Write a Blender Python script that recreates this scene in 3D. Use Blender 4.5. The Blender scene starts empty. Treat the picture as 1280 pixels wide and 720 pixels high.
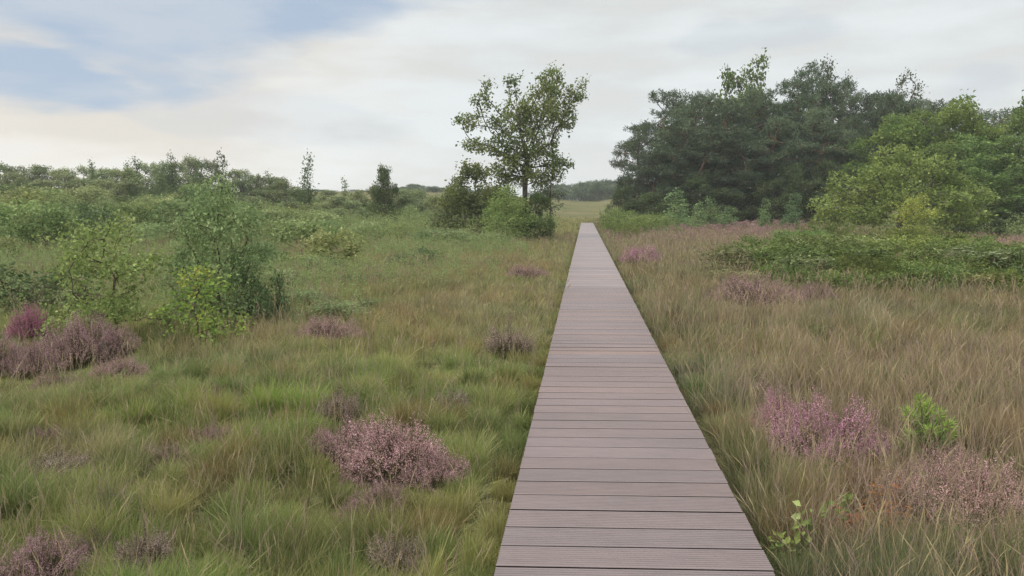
import bpy, math
import numpy as np

rng = np.random.default_rng(11)
S = bpy.context.scene
COL = S.collection
V = lambda *a: np.array(a, dtype=float)

# ------------------------------------------------------------------ camera geometry
F = 1004.0
CAM = V(0.0, 0.0, 1.85)
DECK_Z = 0.25
YAW, PITCH = math.radians(5.17), math.radians(5.74)
fw = V(-math.sin(YAW) * math.cos(PITCH), math.cos(YAW) * math.cos(PITCH), -math.sin(PITCH))
rt = V(math.cos(YAW), math.sin(YAW), 0)
up = np.cross(rt, fw)
XL, XR = -0.385, 0.845
DECK_END = 84.0
HAZE = 0.0004


def smooth(a, b, x):
    t = np.clip((np.asarray(x, float) - a) / (b - a), 0, 1)
    return t * t * (3 - 2 * t)


def hash2(i, j, k=0):
    n = (i.astype(np.int64) * 374761393 + j.astype(np.int64) * 668265263 + k * 974634777) & 0xFFFFFFFF
    n = ((n ^ (n >> 13)) * 1274126177) & 0xFFFFFFFF
    n = ((n ^ (n >> 16)) * 2246822519) & 0xFFFFFFFF
    return ((n ^ (n >> 15)) & 0xFFFFFF) / float(0x1000000)


def noise(x, y, k=0):
    x = np.asarray(x, float); y = np.asarray(y, float)
    i = np.floor(x); j = np.floor(y)
    u = x - i; v = y - j
    u = u * u * (3 - 2 * u); v = v * v * (3 - 2 * v)
    a = hash2(i, j, k); b = hash2(i + 1, j, k); c = hash2(i, j + 1, k); d = hash2(i + 1, j + 1, k)
    return (a * (1 - u) + b * u) * (1 - v) + (c * (1 - u) + d * u) * v


def fbm(x, y, k=0, o=3):
    s = 0; a = 0.5
    for n in range(o):
        s = s + a * noise(x * 2 ** n, y * 2 ** n, k + n * 7); a *= 0.5
    return s / (1 - 0.5 ** o)


def ground(x, y):
    x = np.asarray(x, float); y = np.asarray(y, float)
    off = smooth(1.5, 9, np.abs(x - 0.23))
    z = 0.6 * smooth(38, 90, y) * off
    z = z + 3.7 * smooth(85, 230, y)
    z = z + 1.9 * smooth(-5, -46, x) * smooth(24, 82, y)
    z = z + (fbm(x * 0.35, y * 0.35, 3) - 0.5) * 0.22 * smooth(0.9, 3.0, np.abs(x - 0.23))
    z = z + (noise(x * 1.3, y * 1.3, 9) - 0.5) * 0.06 * smooth(0.9, 2.0, np.abs(x - 0.23))
    return z


def spot(px, D):
    """ground point seen in column px at depth D"""
    py = 300.0
    for _ in range(8):
        p = CAM + D * (fw + rt * (px - 640) / F + up * (360 - py) / F)
        z = float(ground(p[0], p[1]))
        py -= (z - p[2]) * F / D
    return V(p[0], p[1], z)


def zrow(py, D, px=640):
    return float((CAM + D * (fw + rt * (px - 640) / F + up * (360 - py) / F))[2])


def hit(px, py):
    """ground point under a pixel of the layout sketch"""
    d = fw + rt * (px - 640) / F + up * (360 - py) / F
    t = 2.0
    while t < 400:
        p = CAM + d * t
        if p[2] < ground(p[0], p[1]):
            break
        t *= 1.01
    return V(p[0], p[1], float(ground(p[0], p[1])))


# ------------------------------------------------------------------ materials
def new_mat(name):
    m = bpy.data.materials.new(name); m.use_nodes = True
    nt = m.node_tree; nt.nodes.clear()
    return m, nt, nt.nodes, nt.links


def leaf_material(name, trans=0.3, rough=0.55, spec=0.25, vary=0.25, hue=0.02):
    m, nt, N, L = new_mat(name)
    out = N.new('ShaderNodeOutputMaterial')
    at = N.new('ShaderNodeAttribute'); at.attribute_name = 'Col'
    oi = N.new('ShaderNodeObjectInfo')
    mul = N.new('ShaderNodeMix'); mul.data_type = 'RGBA'; mul.blend_type = 'MULTIPLY'
    mul.inputs[0].default_value = 1.0
    L.new(at.outputs['Color'], mul.inputs[6]); L.new(oi.outputs['Color'], mul.inputs[7])
    hsv = N.new('ShaderNodeHueSaturation')
    r1 = N.new('ShaderNodeMapRange'); r1.inputs[3].default_value = 1 - vary; r1.inputs[4].default_value = 1 + vary
    L.new(oi.outputs['Random'], r1.inputs[0]); L.new(r1.outputs[0], hsv.inputs['Value'])
    mm = N.new('ShaderNodeMath'); mm.operation = 'MULTIPLY'; mm.inputs[1].default_value = 7.31
    fr = N.new('ShaderNodeMath'); fr.operation = 'FRACT'
    L.new(oi.outputs['Random'], mm.inputs[0]); L.new(mm.outputs[0], fr.inputs[0])
    r2 = N.new('ShaderNodeMapRange'); r2.inputs[3].default_value = 0.5 - hue; r2.inputs[4].default_value = 0.5 + hue
    L.new(fr.outputs[0], r2.inputs[0]); L.new(r2.outputs[0], hsv.inputs['Hue'])
    L.new(mul.outputs[2], hsv.inputs['Color'])
    p = N.new('ShaderNodeBsdfPrincipled'); p.inputs['Roughness'].default_value = rough
    p.inputs['Specular IOR Level'].default_value = spec
    t = N.new('ShaderNodeBsdfTranslucent')
    L.new(hsv.outputs[0], p.inputs['Base Color']); L.new(hsv.outputs[0], t.inputs['Color'])
    mx = N.new('ShaderNodeMixShader'); mx.inputs[0].default_value = trans
    L.new(p.outputs[0], mx.inputs[1]); L.new(t.outputs[0], mx.inputs[2]); L.new(mx.outputs[0], out.inputs[0])
    return m


def bark_material(name, c1, c2, scale=6):
    m, nt, N, L = new_mat(name)
    out = N.new('ShaderNodeOutputMaterial'); p = N.new('ShaderNodeBsdfPrincipled')
    p.inputs['Roughness'].default_value = 0.9; p.inputs['Specular IOR Level'].default_value = 0.1
    tc = N.new('ShaderNodeTexCoord'); mp = N.new('ShaderNodeMapping'); mp.inputs['Scale'].default_value = (scale, scale, scale * 0.25)
    n = N.new('ShaderNodeTexNoise'); n.inputs['Scale'].default_value = 3; n.inputs['Detail'].default_value = 6
    r = N.new('ShaderNodeValToRGB'); r.color_ramp.elements[0].position = 0.35; r.color_ramp.elements[1].position = 0.65
    r.color_ramp.elements[0].color = (*c1, 1); r.color_ramp.elements[1].color = (*c2, 1)
    b = N.new('ShaderNodeBump'); b.inputs['Strength'].default_value = 0.7; b.inputs['Distance'].default_value = 0.03
    L.new(tc.outputs['Object'], mp.inputs[0]); L.new(mp.outputs[0], n.inputs[0]); L.new(n.outputs[0], r.inputs[0])
    L.new(r.outputs[0], p.inputs['Base Color']); L.new(n.outputs[0], b.inputs['Height']); L.new(b.outputs[0], p.inputs['Normal'])
    L.new(p.outputs[0], out.inputs[0])
    return m


M_LEAF = leaf_material('leaf', 0.36, spec=0.1, vary=0.10, hue=0.012)
M_NEEDLE = leaf_material('needle', 0.12, rough=0.6, vary=0.16, hue=0.012)
M_GRASS = leaf_material('grass_blade', 0.35, rough=0.6, spec=0.2, vary=0.0, hue=0.0)
M_FLOWER = leaf_material('heather_flower', 0.3, rough=0.8, spec=0.1, vary=0.10, hue=0.012)
M_BARK = bark_material('bark', (0.035, 0.03, 0.026), (0.13, 0.115, 0.10))
M_PINEBARK = bark_material('pine_bark', (0.05, 0.03, 0.022), (0.16, 0.10, 0.07))
M_TWIG = bark_material('twig', (0.05, 0.035, 0.03), (0.13, 0.09, 0.07), 20)


# ------------------------------------------------------------------ mesh helpers
def mesh_obj(name, verts, quads, mat, cols=None, parent=None, smooth_shade=False, tris=None):
    me = bpy.data.meshes.new(name)
    verts = np.ascontiguousarray(verts, dtype=np.float32); quads = np.ascontiguousarray(quads, dtype=np.int32)
    me.vertices.add(len(verts)); me.vertices.foreach_set('co', verts.ravel())
    nl = quads.size
    me.loops.add(nl); me.loops.foreach_set('vertex_index', quads.ravel())
    me.polygons.add(len(quads))
    k = quads.shape[1]
    me.polygons.foreach_set('loop_start', np.arange(0, nl, k, dtype=np.int32))
    if cols is not None:
        c = np.ones((len(verts), 4), np.float32); c[:, :3] = np.clip(cols, 0, 1)
        a = me.color_attributes.new('Col', 'FLOAT_COLOR', 'POINT'); a.data.foreach_set('color', c.ravel())
    me.update(calc_edges=True)
    me.polygons.foreach_set('use_smooth', np.full(len(quads), smooth_shade, dtype=bool))
    me.materials.append(mat)
    o = bpy.data.objects.new(name, me); COL.objects.link(o)
    if parent is not None:
        o.parent = parent
    return o


def unit(a):
    return a / np.maximum(np.linalg.norm(a, axis=-1, keepdims=True), 1e-9)


def leaf_quads(pos, direc, nrm, length, width, fold=0.15):
    """diamond leaves; pos (n,3) leaf bases"""
    d = unit(direc); n = unit(nrm - d * np.sum(nrm * d, 1, keepdims=True)); s = np.cross(d, n)
    l = length[:, None]; w = width[:, None]
    a = pos; c = pos + d * l - n * l * 0.12
    b = pos + d * l * 0.48 + s * w * 0.5 + n * w * fold
    e = pos + d * l * 0.48 - s * w * 0.5 + n * w * fold
    v = np.stack([a, b, c, e], 1).reshape(-1, 3)
    q = np.arange(len(pos) * 4).reshape(-1, 4)
    return v, q


def rand_dir(n, upb=0.0):
    d = rng.normal(size=(n, 3)); d = unit(d); d[:, 2] += upb
    return unit(d)


def blades(pos, h, az, lean, w, col, tipcol=None, curl=1.0):
    """grass blades: three cross rows, bending over in direction az"""
    n = len(pos)
    ox, oy = np.cos(az), np.sin(az)
    side = rng.uniform(0, 2 * np.pi, n); sx, sy = np.cos(side), np.sin(side)
    tipcol = col if tipcol is None else tipcol
    V_, C_ = [], []
    for t, wf in ((0.0, 1.0), (0.55, 0.8), (1.0, 0.12)):
        b = lean * (t ** 1.7) * curl
        cx = pos[:, 0] + ox * h * b; cy = pos[:, 1] + oy * h * b
        cz = pos[:, 2] + h * t * (1 - 0.35 * np.minimum(lean, 1.2) * t)
        for sg in (-0.5, 0.5):
            V_.append(np.stack([cx + sx * w * wf * sg, cy + sy * w * wf * sg, cz], 1))
            C_.append(col * (1 - t) + tipcol * t)
    v = np.stack(V_, 1).reshape(-1, 3); c = np.stack(C_, 1).reshape(-1, 3)
    base = np.arange(n)[:, None] * 6
    q = np.concatenate([base + np.array([[0, 1, 3, 2]]), base + np.array([[2, 3, 5, 4]])], 0)
    return v, q, c


def merge(parts):
    vs, qs, cs = [], [], []; o = 0
    for v, q, c in parts:
        vs.append(v); qs.append(q + o); cs.append(c); o += len(v)
    return np.concatenate(vs), np.concatenate(qs), np.concatenate(cs)


# ------------------------------------------------------------------ objects, labels
def props(o, label=None, cat=None, group=None, kind=None):
    if label: o['label'] = label
    if cat: o['category'] = cat
    if group: o['group'] = group
    if kind: o['kind'] = kind
    return o


def empty(name, label=None, cat=None, group=None):
    o = bpy.data.objects.new(name, None); COL.objects.link(o); o.empty_display_size = 0.2
    return props(o, label, cat, group)


used = set()


def place(proto, label, cat, loc, scale=(1, 1, 1), rz=0.0, group=None, tint=None, name=None):
    """first use moves the prototype itself; later uses copy the thing and each of its parts"""
    if proto.name not in used:
        used.add(proto.name); r = proto; kids = list(proto.children)
    else:
        r = proto.copy(); COL.objects.link(r); kids = []
        for ch in list(proto.children):
            c = ch.copy(); COL.objects.link(c); c.parent = r; kids.append(c)
        if 'group' in r: del r['group']
    r.location = loc; r.scale = scale; r.rotation_euler = (0, 0, rz)
    props(r, label, cat, group)
    for c in kids:
        c.color = (*(tint or (1, 1, 1)), 1)
    return r


# ------------------------------------------------------------------ woody plants (space colonisation)
def colonize(att, trunk, step, infl, kill, iters=90, jit=0.15, trop=0.0):
    P = [np.array(p, float) for p in trunk]; par = [-1] + list(range(len(trunk) - 1))
    nch = [1] * len(P)
    att = att.copy()
    PA = np.array(P)
    d = np.linalg.norm(att[:, None] - PA[None], axis=2); ni = d.argmin(1); nd = d.min(1)
    for _ in range(iters):
        if len(att) == 0: break
        act = nd < infl
        if not act.any(): act = nd <= nd.min() * 1.2
        idx = ni[act]; dirs = unit(att[act] - np.array(P)[idx])
        uq, inv = np.unique(idx, return_inverse=True)
        acc = np.zeros((len(uq), 3)); np.add.at(acc, inv, dirs)
        acc = unit(unit(acc) + rng.normal(size=acc.shape) * jit + V(0, 0, trop))
        new = []
        for u_, a_ in zip(uq, acc):
            if nch[u_] > 4: continue
            P.append(P[u_] + a_ * step); par.append(int(u_)); nch[u_] += 1; nch.append(0); new.append(len(P) - 1)
        if not new: break
        NP = np.array([P[i] for i in new])
        d = np.linalg.norm(att[:, None] - NP[None], axis=2); m = d.min(1); k = d.argmin(1)
        b = m < nd; nd[b] = m[b]; ni[b] = np.array(new)[k[b]]
        keep = nd > kill
        att, nd, ni = att[keep], nd[keep], ni[keep]
    return np.array(P), np.array(par)


def radii(par, r0, n=2.3):
    r = np.zeros(len(par)); acc = np.zeros(len(par))
    for i in range(len(par) - 1, -1, -1):
        r[i] = max(r0, acc[i] ** (1 / n))
        if par[i] >= 0: acc[par[i]] += r[i] ** n
    return r


def tubes(P, par, r, sides=6, flare=1.0):
    N_ = len(P)
    d = np.zeros((N_, 3)); d[1:] = P[1:] - P[par[1:]]; d[0] = V(0, 0, 1); d = unit(d)
    ref = np.tile(V(0.83, 0.5, 0.24), (N_, 1)); e1 = unit(ref - d * np.sum(ref * d, 1, keepdims=True)); e2 = np.cross(d, e1)
    a = np.arange(sides) / sides * 2 * np.pi
    v = P[:, None] + r[:, None, None] * (np.cos(a)[None, :, None] * e1[:, None] + np.sin(a)[None, :, None] * e2[:, None])
    v = v.reshape(-1, 3)
    i = np.arange(1, N_); p = par[1:]
    # tube from parent to child; parent end gets the child's own ring direction at the parent's place
    pv = P[p][:, None] + (np.minimum(r[p], r[i] * 1.25))[:, None, None] * (np.cos(a)[None, :, None] * e1[i][:, None] + np.sin(a)[None, :, None] * e2[i][:, None])
    main = (r[p] < r[i] * 1.25)
    v2 = np.concatenate([v, pv.reshape(-1, 3)])
    qs = []
    for s in range(sides):
        s2 = (s + 1) % sides
        pa = np.where(main, p * sides + s, N_ * sides + (i - 1) * sides + s)
        pb = np.where(main, p * sides + s2, N_ * sides + (i - 1) * sides + s2)
        qs.append(np.stack([pa, pb, i * sides + s2, i * sides + s], 1))
    return v2, np.concatenate(qs)


def lobes_pts(lobes):
    out = []
    for cx, cy, cz, rx, ry, rz, n in lobes:
        p = unit(rng.normal(size=(n, 3))) * (rng.uniform(0, 1, (n, 1)) ** 0.45)
        out.append(p * V(rx, ry, rz) + V(cx, cy, cz))
    a = np.concatenate(out)
    return a[a[:, 2] > 0.03]


def plant(name, trunk, lobes, step, infl, kill, r0, leaf, per, sig, cols, aspect=0.6, upb=0.25, thr=1.6, n=2.35,
          barkmat=None, leafmat=None, stem='trunk', crown='crown', jit=0.18, trop=0.05, sides=5, needle=False, iters=90,
          clump=0.35, bare=0.0, flare=1.5):
    att = lobes_pts(lobes)
    P, par = colonize(att, trunk, step, infl, kill, iters, jit, trop)
    r = radii(par, r0, n)
    hb = smooth(0.1 * max(p[2] for p in trunk) + 0.3, 0.0, P[:, 2])
    rr = r * (1 + (flare - 1) * hb)
    root = empty(name)
    v, q = tubes(P, par, rr, sides)
    mesh_obj(stem, v, q, barkmat or M_BARK, parent=root, smooth_shade=True)
    tw = np.where((r < r0 * thr) & (np.arange(len(P)) >= len(trunk)))[0]
    if bare > 0: tw = tw[rng.uniform(size=len(tw)) > bare]
    idx = np.repeat(tw, per)
    pos = P[idx] + rng.normal(size=(len(idx), 3)) * sig
    dn = P[idx] - P[np.maximum(par[idx], 0)]
    cen = att.mean(0)
    outw = unit(pos - cen)
    if needle:
        d = unit(unit(dn) * 0.6 + rand_dir(len(idx), 0.35))
    else:
        d = unit(rand_dir(len(idx), -0.1) + outw * 0.4)
    nr = unit(rand_dir(len(idx), upb) + outw * 0.25)
    ln = leaf * rng.uniform(0.65, 1.35, len(idx)); wd = ln * aspect * rng.uniform(0.8, 1.2, len(idx))
    v, q = leaf_quads(pos, d, nr, ln, wd)
    cols = np.array(cols)
    f = noise(pos[:, 0] / clump + 31, pos[:, 2] / clump + pos[:, 1] / clump * 0.7, 5)
    f = np.clip(f * 0.7 + rng.uniform(-0.05, 0.4, len(idx)), 0, 1) * (len(cols) - 1)
    k = np.minimum(f.astype(int), len(cols) - 2); t = (f - k)[:, None]
    c = cols[k] * (1 - t) + cols[k + 1] * t
    c = c * rng.uniform(0.8, 1.2, (len(idx), 1))
    mesh_obj(crown, v, q, leafmat or M_LEAF, np.repeat(c, 4, 0), parent=root)
    return root


def poly(*pts):
    return [V(*p) for p in pts]


# ------------------------------------------------------------------ ground sheet
def axis(lo, hi, n, p):
    t = np.linspace(-1, 1, n); s = np.sign(t) * np.abs(t) ** p
    return np.where(s < 0, -s * lo, s * hi)


gx = axis(-430, 430, 281, 2.4); gy = np.concatenate([np.linspace(-40, 0, 30)[:-1], 460 * np.linspace(0, 1, 260) ** 2.2])
GX, GY = np.meshgrid(gx, gy)
GZ = ground(GX, GY)
gv = np.stack([GX, GY, GZ], 2).reshape(-1, 3)
nx, ny = len(gx), len(gy)
ii = (np.arange(ny - 1)[:, None] * nx + np.arange(nx - 1)[None]).ravel()
gq = np.stack([ii, ii + 1, ii + nx + 1, ii + nx], 1)
m, nt, N, L = new_mat('peat_ground')
out = N.new('ShaderNodeOutputMaterial'); p = N.new('ShaderNodeBsdfPrincipled'); p.inputs['Roughness'].default_value = 0.95
p.inputs['Specular IOR Level'].default_value = 0.05
tc = N.new('ShaderNodeTexCoord'); n1 = N.new('ShaderNodeTexNoise'); n1.inputs['Scale'].default_value = 0.12; n1.inputs['Detail'].default_value = 8
n2 = N.new('ShaderNodeTexNoise'); n2.inputs['Scale'].default_value = 9; n2.inputs['Detail'].default_value = 8
r1 = N.new('ShaderNodeValToRGB'); e = r1.color_ramp.elements
e[0].position = 0.3; e[0].color = (0.075, 0.085, 0.03, 1); e[1].position = 0.7; e[1].color = (0.14, 0.12, 0.06, 1)
r2 = N.new('ShaderNodeValToRGB'); e = r2.color_ramp.elements
e[0].position = 0.35; e[0].color = (0.5, 0.5, 0.5, 1); e[1].position = 0.7; e[1].color = (1.2, 1.2, 1.2, 1)
mx = N.new('ShaderNodeMix'); mx.data_type = 'RGBA'; mx.blend_type = 'MULTIPLY'; mx.inputs[0].default_value = 1
bp = N.new('ShaderNodeBump'); bp.inputs['Distance'].default_value = 0.08
for n_ in (n1, n2): L.new(tc.outputs['Object'], n_.inputs[0])
L.new(n1.outputs[0], r1.inputs[0]); L.new(n2.outputs[0], r2.inputs[0]); L.new(r1.outputs[0], mx.inputs[6]); L.new(r2.outputs[0], mx.inputs[7])
L.new(mx.outputs[2], p.inputs['Base Color']); L.new(n2.outputs[0], bp.inputs['Height']); L.new(bp.outputs[0], p.inputs['Normal']); L.new(p.outputs[0], out.inputs[0])
props(mesh_obj('ground', gv, gq, m, smooth_shade=True), kind='structure')

# ------------------------------------------------------------------ boardwalk
m, nt, N, L = new_mat('composite_plank')
out = N.new('ShaderNodeOutputMaterial'); p = N.new('ShaderNodeBsdfPrincipled')
p.inputs['Specular IOR Level'].default_value = 0.6
tc = N.new('ShaderNodeTexCoord'); at = N.new('ShaderNodeAttribute'); at.attribute_name = 'Col'
mp = N.new('ShaderNodeMapping'); mp.inputs['Scale'].default_value = (1.6, 9, 1)
n1 = N.new('ShaderNodeTexNoise'); n1.inputs['Scale'].default_value = 2.2; n1.inputs['Detail'].default_value = 7; n1.inputs['Roughness'].default_value = 0.65
n2 = N.new('ShaderNodeTexNoise'); n2.inputs['Scale'].default_value = 0.9; n2.inputs['Detail'].default_value = 4
mpg = N.new('ShaderNodeMapping'); mpg.inputs['Scale'].default_value = (3, 160, 1)
n3 = N.new('ShaderNodeTexNoise'); n3.inputs['Scale'].default_value = 1.0; n3.inputs['Detail'].default_value = 3
ra = N.new('ShaderNodeMapRange'); ra.inputs[1].default_value = 0.25; ra.inputs[2].default_value = 0.75; ra.inputs[3].default_value = 0.86; ra.inputs[4].default_value = 1.12
rb = N.new('ShaderNodeMapRange'); rb.inputs[1].default_value = 0.3; rb.inputs[2].default_value = 0.7; rb.inputs[3].default_value = 0.86; rb.inputs[4].default_value = 1.12
rc = N.new('ShaderNodeMapRange'); rc.inputs[1].default_value = 0.3; rc.inputs[2].default_value = 0.7; rc.inputs[3].default_value = 0.9; rc.inputs[4].default_value = 1.1
L.new(tc.outputs['Object'], mp.inputs[0]); L.new(mp.outputs[0], n1.inputs[0]); L.new(tc.outputs['Object'], n2.inputs[0])
L.new(tc.outputs['Object'], mpg.inputs[0]); L.new(mpg.outputs[0], n3.inputs[0])
L.new(n1.outputs[0], ra.inputs[0]); L.new(n2.outputs[0], rb.inputs[0]); L.new(n3.outputs[0], rc.inputs[0])
m1 = N.new('ShaderNodeMath'); m1.operation = 'MULTIPLY'; L.new(ra.outputs[0], m1.inputs[0]); L.new(rb.outputs[0], m1.inputs[1])
m2 = N.new('ShaderNodeMath'); m2.operation = 'MULTIPLY'; L.new(m1.outputs[0], m2.inputs[0]); L.new(rc.outputs[0], m2.inputs[1])
vm = N.new('ShaderNodeVectorMath'); vm.operation = 'SCALE'; L.new(at.outputs['Color'], vm.inputs[0]); L.new(m2.outputs[0], vm.inputs['Scale'])
L.new(vm.outputs[0], p.inputs['Base Color'])
rr_ = N.new('ShaderNodeMapRange'); rr_.inputs[3].default_value = 0.33; rr_.inputs[4].default_value = 0.50
L.new(n1.outputs[0], rr_.inputs[0]); L.new(rr_.outputs[0], p.inputs['Roughness'])
bp = N.new('ShaderNodeBump'); bp.inputs['Strength'].default_value = 0.25; bp.inputs['Distance'].default_value = 0.003
L.new(n3.outputs[0], bp.inputs['Height']); L.new(bp.outputs[0], p.inputs['Normal'])
L.new(p.outputs[0], out.inputs[0])
M_PLANK = m

bw = empty('boardwalk', 'long straight narrow boardwalk of grey brown grooved planks across the heath', 'boardwalk')
PITCH_B, SKEW = 0.228, 0.055
n_pl = int((DECK_END - 1.2) / PITCH_B)


def plank_profile(grooved):
    """cross section (y, z) of one plank, clockwise from its lower front edge; top carries fine real grooves"""
    hw, th = PITCH_B / 2 - 0.0065, 0.038
    pts = [(-hw + 0.024, -th), (-hw + 0.024, -0.014), (-hw, -0.0022), (-hw + 0.0015, 0)]
    if grooved:
        g = 9; span = 2 * hw - 0.024
        for k in range(g):
            c = -span / 2 + span * (k + 0.5) / g; w = span / g
            pts += [(c - w * 0.30, 0), (c - w * 0.18, -0.0035), (c + w * 0.18, -0.0035), (c + w * 0.30, 0)]
    pts += [(hw - 0.005, 0), (hw, -0.0022), (hw - 0.024, -0.014), (hw - 0.024, -th)]
    return np.array(pts)


dv, dq, dc = [], [], []; off = 0
for k in range(n_pl):
    y = 1.3 + k * PITCH_B
    pr = plank_profile(y < 16)
    n_ = len(pr)
    jz = rng.normal() * 0.0006; tl = rng.normal() * 0.0008; tw = rng.normal() * 0.0006
    ex = rng.normal(size=2) * 0.0018
    base = V(0.116, 0.083, 0.079) * (1 + rng.normal() * 0.06) + V(1, 0.2, -0.3) * rng.normal() * 0.005
    for sgn, xx in ((0, XL + ex[0]), (1, XR + ex[1])):
        f = (xx - (XL + XR) / 2)
        vv = np.stack([np.full(n_, xx), y + pr[:, 0] + SKEW * f + rng.normal() * 0.001, DECK_Z + pr[:, 1] + jz + tl * f + tw * pr[:, 0] / 0.1], 1)
        dv.append(vv)
    i = np.arange(n_); j = (i + 1) % n_
    dq.append(np.stack([off + i, off + j, off + n_ + j, off + n_ + i], 1))
    # end caps as thin fans of quads
    mid = np.arange(1, n_ // 2)
    for o_ in (0, n_):
        c_ = np.stack([off + o_ + mid - 1, off + o_ + mid, off + o_ + n_ - 1 - mid, off + o_ + n_ - mid], 1)
        dq.append(c_)
    dc.append(np.tile(base, (2 * n_, 1))); off += 2 * n_
mesh_obj('deck', np.concatenate(dv), np.concatenate(dq), M_PLANK, np.concatenate(dc), parent=bw)


def box(x0, x1, y0, y1, z0, z1):
    v = np.array([(x, y, z) for z in (z0, z1) for y in (y0, y1) for x in (x0, x1)], float)
    q = np.array([(0, 2, 3, 1), (4, 5, 7, 6), (0, 1, 5, 4), (2, 6, 7, 3), (0, 4, 6, 2), (1, 3, 7, 5)])
    return v, q


for x0 in (XL + 0.05, (XL + XR) / 2 - 0.04, XR - 0.13):
    v, q = box(x0, x0 + 0.08, 1.2, DECK_END - 0.1, 0.06, DECK_Z - 0.043)
    mesh_obj('bearer', v, q, M_TWIG, parent=bw)
bw.location = (0, 0, 0)

rng = np.random.default_rng(121)
# ------------------------------------------------------------------ moor grass
TAN, STRAW, OLIVE, GREEN, BRIGHT, BROWN, RUST, GREY, PURP = (V(0.262, 0.224, 0.142), V(0.42, 0.34, 0.19), V(0.165, 0.168, 0.074), V(0.128, 0.172, 0.064),
    V(0.165, 0.245, 0.055), V(0.190, 0.145, 0.102), V(0.27, 0.125, 0.05), V(0.20, 0.20, 0.12), V(0.26, 0.165, 0.150))
# patches: layout pixel, width and depth in metres, colour, strength, height factor
PATCH = [
    (345, 525, 0.8, 0.9, BRIGHT * V(.85, 1, 1), 0.9, 1.35), (160, 535, 1.0, 0.7, BRIGHT * V(1.1, 1, .9), 0.6, 1.0), (600, 485, 1.2, 1.6, BRIGHT, 0.75, 1.1),
    (560, 520, 0.5, 0.8, GREEN * 1.1, 0.6, 1.0), (240, 460, 1.1, 1.3, GREEN * 1.05, 0.7, 1.15), (70, 505, 0.9, 0.9, OLIVE * .9, 0.7, 1.0),
    (90, 580, 0.7, 0.6, BROWN * 1.1, 0.55, 1.0), (200, 640, 0.8, 0.5, OLIVE * 1.1, 0.6, 1.0), (330, 690, 0.5, 0.3, GREEN, 0.7, 1.3),
    (560, 660, 0.5, 0.5, OLIVE * 1.15, 0.6, 1.0), (650, 600, 0.3, 0.8, OLIVE * 1.1, 0.5, 1.0), (480, 620, 0.5, 0.3, GREEN * .9, 0.5, 1.1),
    (560, 385, 2.6, 4.0, TAN * V(.9, .86, .9), 0.8, 1.3), (400, 425, 1.8, 2.0, TAN * V(1, .85, .8), 0.7, 1.2), (620, 340, 3, 6, BROWN * V(1.3, 1.2, 1.2), 0.7, 1.2),
    (470, 430, 1.2, 1.8, OLIVE, 0.6, 1.1), (640, 420, 1.2, 3, OLIVE * V(1.2, 1.1, 1.1), 0.6, 1.1), (300, 420, 1.6, 1.6, TAN * .9, 0.5, 1.1),
    (460, 330, 3.5, 8, OLIVE * V(1.15, 1.2, 1.1), 0.8, 1.2), (550, 300, 4, 8, V(.235, .255, .09), 0.8, 1.25), (380, 290, 7, 12, V(.175, .24, .085), 0.85, 1.35),
    (60, 313, 5.5, 2.2, V(.25, .20, .15), 0.95, 0.6), (40, 300, 6, 3, V(.22, .21, .12), 0.7, 1.3),
    (975, 455, 0.6, 1.2, V(.24, .23, .06), 0.8, 1.05), (1075, 660, 0.42, 0.35, RUST, 0.9, 0.8), (1210, 690, 0.6, 0.5, OLIVE * 1.1, 0.7, 0.9),
    (880, 520, 0.35, 2.2, GREY * V(.8, .95, .8), 0.75, 0.9), (960, 600, 0.5, 0.8, GREEN * .9, 0.6, 0.9), (850, 430, 0.5, 3.5, GREY * V(.95, 1, .85), 0.6, 1.0),
    (1150, 440, 3.2, 3.2, TAN * V(.82, .80, .82), 0.6, 1.1), (1000, 400, 3.0, 3.5, TAN * V(.80, .78, .82), 0.7, 1.1), (1230, 560, 1.3, 1.6, BROWN * V(1.2, 1.25, 1.1), 0.5, 1.0),
    (1100, 480, 1.0, 1.3, OLIVE * .9, 0.4, 1.0), (840, 350, 2, 5, GREY * V(1.1, 1, .95), 0.6, 1.0), (880, 290, 7, 14, PURP * V(1.05, 1.0, .95), 0.85, 0.6),
    (735, 268, 12, 26, V(.20, .20, .085), 0.8, 0.8), (760, 300, 1.6, 14, GREEN * .9, 0.7, 0.9), (1260, 305, 6, 7, PURP * V(1.1, .9, .9), 0.8, 0.6),
]
PW = [(hit(a, b), c, d, e_, f_, g_) for a, b, c, d, e_, f_, g_ in PATCH]


CLEAR = []  # grass stands lower where heather and bushes grow
for a_, b_, r_ in ((490, 598, 0.45), (445, 580, 0.28), (548, 612, 0.20), (424, 532, 0.20), (565, 523, 0.18), (497, 716, 0.20), (45, 728, 0.33), (180, 706, 0.22), (75, 600, 0.22), (38, 428, 0.40), (95, 455, 0.66), (45, 468, 0.55), (145, 474, 0.41), (-20, 462, 0.55), (135, 440, 0.50), (637, 447, 0.34), (415, 428, 0.47), (660, 350, 0.55), (1030, 580, 0.34), (975, 550, 0.23), (1075, 572, 0.23), (1160, 645, 0.27), (1225, 660, 0.32), (1195, 625, 0.33), (950, 510, 0.26), (800, 333, 0.63), (945, 385, 0.83), (1010, 382, 0.61), (1157, 585, .25), (1080, 672, .25)):
    g = hit(a_, b_)
    CLEAR.append((g[0], g[1], r_ * 1.15, .38))
    CLEAR.append((g[0] * .93, g[1] * .93, r_ * .7, .6))


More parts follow.
